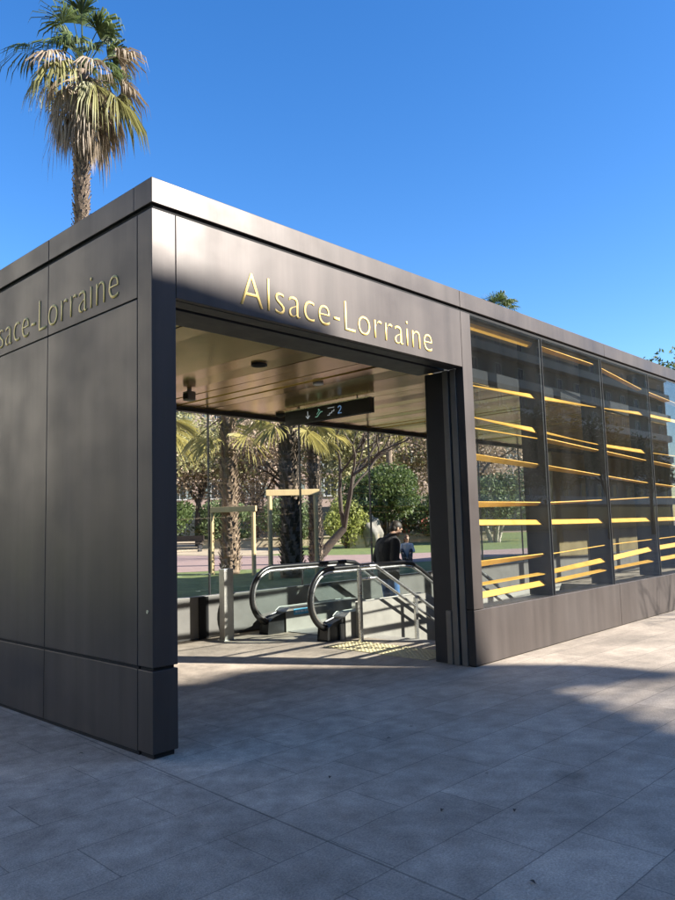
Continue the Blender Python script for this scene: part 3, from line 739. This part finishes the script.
def palm(label, loc, h, tr, crown_r, nf, seed, skirt=0, skirt_len=0, boots=None, group='palms in the park', nleaf=26, barkm='palmbark', hang=0, lean=(0, 0), tmul=1.25, ragged=False, young=False):
    rng = random.Random(seed)
    t = thing('palm_tree', label, 'palm tree', loc, group=group)
    tr_ = MB(); n = 40; pts = []; rs = []
    for i in range(n+1):
        q = i/n; pts.append((lean[0]*q*q, lean[1]*q*q, h*q)); rs.append(tr*(tmul-(tmul-1)*min(1, q*3))*(1+(.045 if i % 2 else -.03)+rng.uniform(-.02, .02)))
    tr_.tube(pts, rs, 14).build('trunk', barkm, t, smooth=True)
    if boots:
        bm_ = MB(); z = .05
        while z < h*boots[1]:
            for k in range(9):
                a = 2*math.pi*(k+rng.random()*.5)/9+z*7; c = math.cos(a); s = math.sin(a); q = z/h
                o = Vector((lean[0]*q*q, lean[1]*q*q, 0)); rr = tr*(tmul-(tmul-1)*min(1, q*3))
                p = o+Vector((c*rr*.9, s*rr*.9, z)); e = o+Vector((c*(rr+.05+rng.random()*.05), s*(rr+.05+rng.random()*.05), z+.13+rng.random()*.06)); w_ = Vector((-s, c, 0))*.05
                i = len(bm_.v); bm_.v += [tuple(p-w_), tuple(p+w_), tuple(e+w_*.6), tuple(e-w_*.6), tuple(e-Vector((c, s, 0))*.03-w_*.6+Vector((0,0,.0))), tuple(e-Vector((c, s, 0))*.03+w_*.6)]
                bm_.f += [(i, i+1, i+2, i+3), (i+3, i+2, i+5, i+4)]
            z += .085
        bm_.build('leaf_bases', boots[0], t)
    top = Vector((lean[0], lean[1], h))
    g, y, dry = MB(), MB(), MB()
    for k in range(nf):
        q = (k+.5)/nf; el = R(82-105*q+rng.uniform(-8, 8)); az = k*2.39996+rng.uniform(-.2, .2)
        d = Vector((math.cos(az)*math.cos(el), math.sin(az)*math.cos(el), math.sin(el)))
        if young:
            if rng.random() < .3: continue
            el = R(80-78*q+rng.uniform(-12, 12)); d = Vector((math.cos(az)*math.cos(el), math.sin(az)*math.cos(el), math.sin(el)))
            fan(g if rng.random() < .65 else y, top+Vector((0, 0, rng.uniform(-.1, .3))), d, crown_r*.5*rng.uniform(.7, 1.15), crown_r*.5*rng.uniform(.7, 1.15), nleaf, .12+.3*q, rng.uniform(140, 210), .3, rng)
            continue
        if ragged:
            el = R(84-118*q+rng.uniform(-16, 16)); d = Vector((math.cos(az)*math.cos(el), math.sin(az)*math.cos(el), math.sin(el)))
            k_ = rng.random(); dst = g if q < .42 or (q < .62 and k_ < .5) else (y if k_ < .75 else dry); sz = rng.uniform(.6, 1.15)
            fan(dst, top+Vector((0, 0, rng.uniform(-.35, .2))), d, crown_r*.55*sz, crown_r*.52*rng.uniform(.65, 1.15), nleaf, .25+.75*q+rng.uniform(-.1, .3), rng.uniform(120, 185), .45, rng)
            continue
        fan(g if q < .62 else y, top+Vector((0, 0, rng.uniform(-.1, .15))), d, crown_r*.50*rng.uniform(.85, 1.1), crown_r*.56*rng.uniform(.85, 1.1), nleaf, .35+.5*q, 165, rng=rng)
    if ragged: dry.build('dry_fronds', 'palmd', t)
    g.build('green_fronds', 'palm', t); y.build('outer_fronds', 'palmt' if ragged else 'palmy', t)
    if hang:
        hg = MB()
        for k in range(hang):
            az = k*2.39996; d = Vector((math.cos(az)*.55, math.sin(az)*.55, -.8+rng.uniform(-.15, .25)))
            if young:
                d = Vector((math.cos(az)*.7, math.sin(az)*.7, rng.uniform(-.75, -.1)))
                fan(hg, top-Vector((0, 0, rng.uniform(-.1, .2))), d, crown_r*rng.uniform(.35, .55), crown_r*rng.uniform(.34, .48), nleaf-4, .3, rng.uniform(150, 230), .25, rng)
            else: fan(hg, top-Vector((0, 0, rng.uniform(0, .3))), d, crown_r*.45, crown_r*.6, nleaf-6, .9, 70, rng=rng)
        hg.build('hanging_fronds', 'palmy', t)
    if skirt:
        dd = MB()
        for k in range(skirt):
            az = k*2.39996+rng.uniform(-.3, .3); q = rng.random()
            z0 = h-.1-q*skirt_len*.62; rad = crown_r*(.34+.2*(1-abs(2*q-1)))*rng.uniform(.6, 1.25)
            d = Vector((math.cos(az), math.sin(az), -.55-1.2*q+rng.uniform(-.25, .25)))
            fan(dd, (math.cos(az)*tr*.7, math.sin(az)*tr*.7, z0), d, rad*.9, skirt_len*.40*rng.uniform(.6, 1.2), 16, 1.5, 95, .45, rng)
        dd.build('dead_frond_skirt', 'palmd', t)
    return t

def leaves(mb, c, r, n, size, rng, shell=.5, flat=1.0):
    c = Vector(c); rx, ry, rz = r
    for _ in range(n):
        while True:
            v = Vector((rng.uniform(-1, 1), rng.uniform(-1, 1), rng.uniform(-1, 1)))
            if v.length < 1: break
        v = v.normalized()*(v.length**shell)
        p = c+Vector((v.x*rx, v.y*ry, v.z*rz))
        a = Vector((rng.gauss(0, 1), rng.gauss(0, 1), rng.gauss(0, 1)*flat)).normalized()
        b_ = a.cross(Vector((rng.gauss(0, 1), rng.gauss(0, 1), rng.gauss(0, 1)))).normalized()
        s = size*rng.uniform(.6, 1.4); i = len(mb.v)
        mb.v += [tuple(p-a*s), tuple(p+b_*s*.42), tuple(p+a*s), tuple(p-b_*s*.42)]; mb.f.append((i, i+1, i+2, i+3))

def branches(mb, p, d, L, r, depth, rng, tips, up=.12, spread=.6):
    p = Vector(p); d = Vector(d).normalized(); q = [p]; n = 3
    for k in range(n):
        d = (d+Vector((rng.gauss(0, .13), rng.gauss(0, .13), rng.gauss(0, .1)+up*.3))).normalized(); q.append(q[-1]+d*L/n)
    mb.tube(q, [r*(1-.35*k/n) for k in range(n+1)], 6 if depth > 2 else 4, False)
    if depth == 0: tips.append((q[-1], L)); return
    for k in range(rng.choice((2, 3, 3))):
        a = Vector((rng.gauss(0, 1), rng.gauss(0, 1), rng.gauss(0, .6)+up)).normalized()
        nd = (d*(1-spread)+a*spread).normalized()
        branches(mb, q[-1] if k < 2 else q[-2], nd, L*rng.uniform(.62, .82), r*.6, depth-1, rng, tips, up, spread)

def tree(label, loc, trunk_h, L, r, depth, seed, leafm=None, nleaf=0, lsize=.12, clump=.9, bark='bark', name='tree', cat='tree', group=None, lean=(0, 0, 1), up=.12, spread=.6, stems=1):
    rng = random.Random(seed); t = thing(name, label, cat, loc, group=group)
    mb = MB(); tips = []
    for s in range(stems):
        d = Vector(lean); o = Vector((0, 0, 0))
        if stems > 1:
            a = 2*math.pi*s/stems+.4; o = Vector((math.cos(a)*.22, math.sin(a)*.22, 0)); d = Vector((math.cos(a)*.35, math.sin(a)*.35, 1))
        d.normalize(); pts = [o, o+d*trunk_h*.5+Vector((rng.gauss(0, .05), rng.gauss(0, .05), 0))*trunk_h*.3, o+d*trunk_h]
        mb.tube([o-Vector((0, 0, .05))]+pts[1:], [r*1.25, r, r*.85], 9, False)
        for k in range(3 if stems == 1 else 2):
            a = rng.uniform(0, 6.28); nd = (d+Vector((math.cos(a+k*2.1), math.sin(a+k*2.1), 0))*.6).normalized()
            branches(mb, pts[-1], nd, L, r*.62, depth, rng, tips, up, spread)
    mb.build('trunk', bark, t, smooth=True)
    if leafm:
        lf = MB(); per = max(1, nleaf//len(tips))
        for p, l in tips:
            if rng.random() < .12: continue
            c = clump*rng.uniform(.6, 1.3); leaves(lf, p, (c, c, c*.75), per, lsize, rng, .6)
        lf.build('crown', leafm, t)
    return t

def shrub(label, loc, r, n, size, seed, m, name='shrub', cat='shrub', group=None, lobes=9, weep=0, trunk=0):
    rng = random.Random(seed); t = thing(name, label, cat, loc, group=group)
    lf = MB(); st = MB(); cz = r[2]+trunk
    for k in range(lobes):
        a = rng.uniform(0, 6.28); u = rng.uniform(-.75, .85); rr = math.sqrt(1-u*u)*rng.uniform(.35, .8)
        c = Vector((math.cos(a)*rr*r[0], math.sin(a)*rr*r[1], cz+u*r[2]*.7)); s = rng.uniform(.3, .52)
        leaves(lf, c, (r[0]*s, r[1]*s, r[2]*s*(1.25 if weep else .85)), n//lobes, size, rng, .45)
        st.tube([(0, 0, 0), (c.x*.3, c.y*.3, cz*.5), tuple(c)], [.05+.02*trunk, .035, .01], 6, False)
    leaves(lf, (0, 0, cz), (r[0]*.8, r[1]*.8, r[2]*.85), n//5, size, rng, .4)
    st.build('trunk', 'bark', t); lf.build('crown', m, t); return t

# tall palm above the roof
palm('very tall palm with shaggy brown skirt of dead fronds rising above the left roof edge', (6.15, 12.95, LZ), 13.5, .165, 2.1, 38, 3, skirt=95, skirt_len=1.5, nleaf=34, group=None, tmul=1.15, ragged=True, boots=('palmbark', .84))
# young palms behind the back glass
palm('young palm with reddish bared trunk between two low wooden stakes on the lit lawn', (9.25, 10.82, LZ), 4.3, .20, 2.1, 26, 11, boots=('palmbark2', .94), barkm='palmbark2', hang=5, young=True)
palm('dark shaggy trunked young palm inside the nearer, taller wooden stake frame', (9.0, 8.2, LZ), 4.05, .215, 1.9, 20, 12, boots=('boots_dark', .9), barkm='palmbark', hang=6, young=True)
palm('mossy trunked palm behind the nearer wooden stake frame, beside a leaning dark limb', (13.5, 11.9, LZ), 4.6, .18, 1.8, 24, 13, boots=('boots_dark', .9), barkm='palmbark', hang=7, young=True)
palm('palm behind the round evergreen with dark drooping fronds under the ceiling edge', (31.9, 23.9, LZ), 8.6, .2, 2.0, 24, 14, barkm='palmbark', hang=14, skirt=14, skirt_len=1.5)
palm('palm at far left of the park with big sunlit yellow green fans', (9.2, 14.9, LZ), 5.0, .22, 2.9, 26, 15, boots=('boots_dark', .9), hang=8, young=True)
palm('distant tall palm whose green crown just shows over the middle of the roof', (41.0, 18.3, LZ), 14.75, .2, 1.8, 40, 16, nleaf=20, group=None, lean=(-1.8, 2.0))
def stakes(label, pa, pb, h, bt=.14, bw=.075):
    pa = Vector((*pa, LZ)); pb = Vector((*pb, LZ)); c = (pa+pb)/2; d = (pb-pa); L = d.length
    t = thing('tree_stake_frame', label, 'tree stakes', c, math.atan2(d.y, d.x), group='stake frames round the young palms')
    for s in (-1, 1): MB().tube([(s*L/2, 0, -.2), (s*L/2, 0, h-.002)], .055, 12).build('stake', 'wood', t, smooth=False)
    MB().box(-L/2-.09, L/2+.09, -bw/2, bw/2, h, h+bt).build('crossbar', 'wood', t, bevel=.008)
    return t
stakes('low wooden stake frame on the lit lawn round the reddish trunked palm', (8.83, 11.03), (9.24, 9.85), 1.60)
stakes('tall wooden stake frame nearest the glass round the dark trunked palm', (8.33, 8.18), (9.22, 7.58), 1.90)

# park behind
shrub('round dark evergreen tree with dense crown behind the pale boulder', (27.5, 20.6, LZ), (2.3, 2.3, 1.8), 9000, .10, 21, 'ever', name='evergreen_tree', cat='tree', lobes=16, trunk=1.0)
shrub('pale lime weeping shrub left of the boulder', (24.9, 21.2, LZ), (1.35, 1.35, 1.35), 4200, .09, 22, 'lime', weep=1, lobes=10)
shrub('dark green shrub mass by the far left trunk', (22.5, 34.0, LZ), (2.3, 2.3, 1.6), 4200, .11, 23, 'ever', lobes=12)
shrub('olive green shrub behind the reddish trunked palm', (25.5, 31.5, LZ), (2.2, 2.2, 1.5), 3800, .11, 24, 'olive', lobes=11)
shrub('low dark shrub behind the seated person', (34.0, 23.2, LZ), (2.2, 2.2, 1.5), 3800, .11, 25, 'ever', lobes=10)
shrub('light green shrub behind the nearer stake frame', (27.0, 27.5, LZ), (1.9, 1.9, 1.7), 3800, .10, 26, 'olive', lobes=10)
tree('leaning dark limbed tree reaching right behind the mossy trunked palm', (17.6, 15.9, LZ), 1.5, 2.2, .16, 3, 31, 'dry', 900, .07, .6, lean=(.55, -.55, .8), spread=.45)
bt = [(28, 38, 4.0, 3.2), (23.5, 40.5, 3.8, 3.0), (33, 33.5, 3.6, 3.2), (36, 28.5, 3.8, 3.0), (41, 30.5, 4.0, 3.4), (35, 40, 4.2, 3.4), (20.5, 35.5, 3.2, 2.8), (42, 25, 4, 3.2)]
bl = ['bare brown plane tree at far left of the park, left of all others', 'dry leaved tree beside the far left shrubs', 'dry leaved tree with spread limbs behind the lime shrub', 'bare twiggy tree above the red and white panels', 'tall dry leaved tree above the evergreen crown', 'dry leaved tree in the middle of the far row before the pink building', 'dark trunked tree by the left edge of the back glass', 'dry leaved tree at the right end of the far row']
for i, ((x, y, th, L), lb) in enumerate(zip(bt, bl)):
    tree(lb, (x, y, LZ), th*.75, L*.85, .22, 4, 40+i, 'dry' if i % 3 else 'drygreen', 15000, .13, 1.7, name='plane_tree', group='dry leaved trees at the far side of the park', up=.05)
tree('olive green tree with several whitish slender trunks seen through the first glazed bay', (33.2, 17.6, LZ), 1.5, 1.0, .085, 2, 61, 'olive', 16000, .095, .95, bark='barkp', stems=5, up=.1)
tree('green tree whose top just shows over the right end of the roof', (39.5, 9.6, LZ), 5.3, 2.3, .25, 3, 62, 'ever', 6000, .12, 1.0)
tree('small bare street tree standing on the pavement right of the entrance', (13.6, -6.2, 0), 1.9, 1.25, .06, 3, 63, None, bark='bark', up=.25, spread=.45)

# stone wall, boulder, panels
t = thing('boulder', 'pale rounded boulder beside the evergreen tree', 'boulder', (25.9, 20.35, LZ))
rk = MB().ball((0, 0, .72), (.55, .5, .85), 24, 18); rng = random.Random(5)
rk.v = [tuple(Vector(v)+(Vector(v)-Vector((0, 0, .7))).normalized()*(.10*math.sin(v[0]*9+v[2]*5)+.07*math.sin(v[1]*13+v[2]*9))) for v in rk.v]
rk.build('stone', 'rock', t, smooth=True)
t = thing('stone_wall', 'low sand coloured wall running across behind the lawn', 'wall', (30.6, 26.0, LZ), R(-43))
MB().box(-9, 9, -.2, .2, 0, .48).build('wall', 'sand', t, bevel=.02); MB().box(-9.05, 9.05, -.26, .26, .481, .56).build('coping', 'sand', t, bevel=.015)
t = thing('pedestal', 'sand coloured block left of the pale boulder', 'pedestal', (25.8, 20.75, LZ), R(-45))
MB().box(-.75, .75, -.4, .4, 0, .75).build('block', 'sand', t, bevel=.03)
t = thing('display_board', 'red and white display boards standing beyond the lawn', 'display', (34.0, 24.0, LZ), R(-43))
for x, m in ((-.85, 'whitecloth'), (-.35, 'redpanel'), (.25, 'whitecloth'), (.8, 'redpanel')): MB().box(x-.22, x+.24, -.05, .05, .5, 2.3).build('panel', m, t)
for x in (-1.1, 1.1): MB().box(x-.05, x+.05, -.05, .05, 0, 2.4).build('post', 'frame', t)
t = thing('bench', 'dark park bench before the far left shrubs', 'bench', (20.3, 28.5, LZ), R(-60))
MB().box(-.9, .9, -.22, .22, .42, .47).build('seat', 'bark', t); MB().box(-.9, .9, .2, .25, .55, .85).build('backrest', 'bark', t)
for x in (-.75, .75): MB().box(x-.04, x+.04, -.2, .2, 0, .419).build('leg', 'dark', t)

# ------------------------------------------------------------------ buildings
def building(label, loc, rz, wd, dp, h, floors, cols, wallm, roofm='rooft', base=3.6, group=None, balc=False):
    t = thing('apartment_building', label, 'building', loc, rz, group)
    wl = MB().box(-wd/2, wd/2, 0, dp, -1, h).build('wall', wallm, t)
    MB().box(-wd/2-.3, wd/2+.3, -.35, dp+.3, h+.001, h+.35).build('cornice', 'frame', t)
    MB().prism([(-wd/2-.2, -.2, h+.352), (wd/2+.2, -.2, h+.352), (wd/2+.2, dp/2, h+1.6), (-wd/2-.2, dp/2, h+1.6)], (0, 0, .15)).build('roof', roofm, t)
    fh = (h-base)/floors; cw = wd/cols; first = None
    for f in range(floors):
        for c in range(cols):
            x = -wd/2+cw*(c+.5); z = base+fh*f+fh*.25
            if first is None:
                first = MB().box(-.6, .6, -.03, .0, 0, 1.7).build('window', 'pane', t, loc=(x, -.002, z))
                MB().box(-.7, -.601, -.07, 0, -.1, 1.8).box(.601, .7, -.07, 0, -.1, 1.8).box(-.6, .6, -.07, 0, 1.701, 1.8).box(-.75, .75, -.12, 0, -.12, -.001).box(-.03, .03, -.05, -.031, 0, 1.7).build('frame', 'frame', first)
                MB().box(-1.25, -.71, -.06, 0, 0, 1.7).box(.71, 1.25, -.06, 0, 0, 1.7).build('shutter', 'shutter', first)
            else: dup(first, t, (x, -.002, z))
        if balc: MB().box(-wd/2+1, wd/2-1, -1.1, -.001, base+fh*f-.12, base+fh*f+.05).box(-wd/2+1, wd/2-1, -1.1, -1.05, base+fh*f+.051, base+fh*f+.9).build('balcony', 'frame', t)
    MB().box(-wd/2+1, wd/2-1, -.04, 0, .2, base-.5).build('shopfront', 'pane', t)
    return t
building('pink rendered apartment building behind the far trees of the park', (50, 49, LZ), R(-46), 46, 12, 17, 5, 12, 'wallpink', group='buildings beyond the park')
building('cream apartment building beyond the park at the right of the pink one', (78, 14.5, LZ), R(-62), 34, 12, 12, 4, 9, 'wallcream', group='buildings beyond the park')
# across the street, behind the camera: they cast the shade and show in the glass
building('tall grey building across the street seen only in the window reflections', (80, -40, 0), R(180), 92, 14, 24.3, 6, 18, 'wallgrey', balc=True, group='buildings across the street')
for i, (x, y, h_, lb) in enumerate(((31, -15, 3.0, 'dark leafy street tree across the road, nearest the entrance'), (40, -17, 3.4, 'dark leafy street tree across the road, second from the entrance'), (52, -19, 3.2, 'dark leafy street tree across the road, third from the entrance'), (66, -21, 3.6, 'dark leafy street tree across the road, farthest from the entrance'))):
    tree(lb, (x, y, 0), h_, 1.9, .16, 3, 80+i, 'ever', 5000, .14, 1.1, name='street_tree', group='street trees across the road')
t = thing('corner_building', 'big unseen corner building across the street, its stepped edge shaped to shade the pavement', 'building', (0, 0, 0), group='buildings across the street')
MB().box(-30, 16.9, -32, -22, 0, 10).build('wall', 'wallcream', t)
MB().box(-30, 13, -30, -22, 10.001, 17.70).build('upper_storeys', 'wallcream', t)
MB().prism([(x, -22.3, z) for x, z in ((13.001, 17.70), (14.6, 17.58), (15.5, 15.36), (16.25, 15.44), (16.6, 15.2), (16.8, 14.66), (17.05, 14.1), (17.15, 13.6), (17.0, 13.25), (16.75, 13.0), (16.3, 13.2), (15.8, 13.44), (13.001, 11.9))], (0, .3, 0)).build('shade_outline_wall', 'wallcream', t)  # thin unseen wall, its outline shaped to draw the shadow edge
lv = MB(); z = 10.05
while z < 13.4:
    xl = 13.01 if z < 11.9 else 13.0+(z-11.9)/(13.44-11.9)*2.8
    xr = 19 if z < 13.0 else 16.5
    if xr > xl: lv.box(xl, xr, -22.12, -22.1, z, z+.085)
    z += .19
lv.build('half_shade_bars', 'frame', t)  # unseen bars added: the part sun stands in for light bounced off the glass
building('sunlit white building north west of the entrance mirrored in its bronze side wall', (-14, 30, LZ), R(26), 44, 12, 19, 5, 11, 'wallwhite', group='buildings across the street')

# fallen leaves on the paving
def leaf_at(i, x, y, label):
    rng = random.Random(200+i); t = thing('fallen_leaf', label, 'leaf', (x, y, .003), rng.uniform(0, 6), group='fallen leaves on the paving'); t.scale = (.6, .6, .6)
    mb = MB(); n = 6
    for k in range(n+1):
        q = k/n; w_ = .016*math.sin(math.pi*min(.97, q*.9+.05)); z = .010*math.sin(math.pi*q)+.002
        mb.v += [(q*.06-.03, -w_, z+w_*.35), (q*.06-.03, 0, z), (q*.06-.03, w_, z+w_*.35)]
    for k in range(n):
        a = k*3; mb.f += [(a, a+3, a+4, a+1), (a+1, a+4, a+5, a+2)]
    mb.build('blade', 'bark', t); MB().tube([(.03, 0, .003), (.05, .004, .002)], .0012, 5).build('stalk', 'bark', t)
for i, (x, y, lb) in enumerate(((.52, -2.09, 'small dark dry leaf lying in the middle of the shaded foreground paving'), (.77, -2.40, 'small dark dry leaf lying beside the oil stain on the paving'), (.09, -2.88, 'small dark dry leaf nearest the bottom edge of the picture'), (.52, -1.22, 'small dark dry leaf on the paving in front of the left column'), (1.41, -.97, 'small dark dry leaf on the paving closest to the opening'), (-.25, .55, 'small dark dry leaf by the foot of the bronze left wall'))): leaf_at(i, x, y, lb)
MB().tube([(0, .065, 1.02), (-.004, .065, 1.02)], .014, 12).build('key_switch', 'steel', pav)
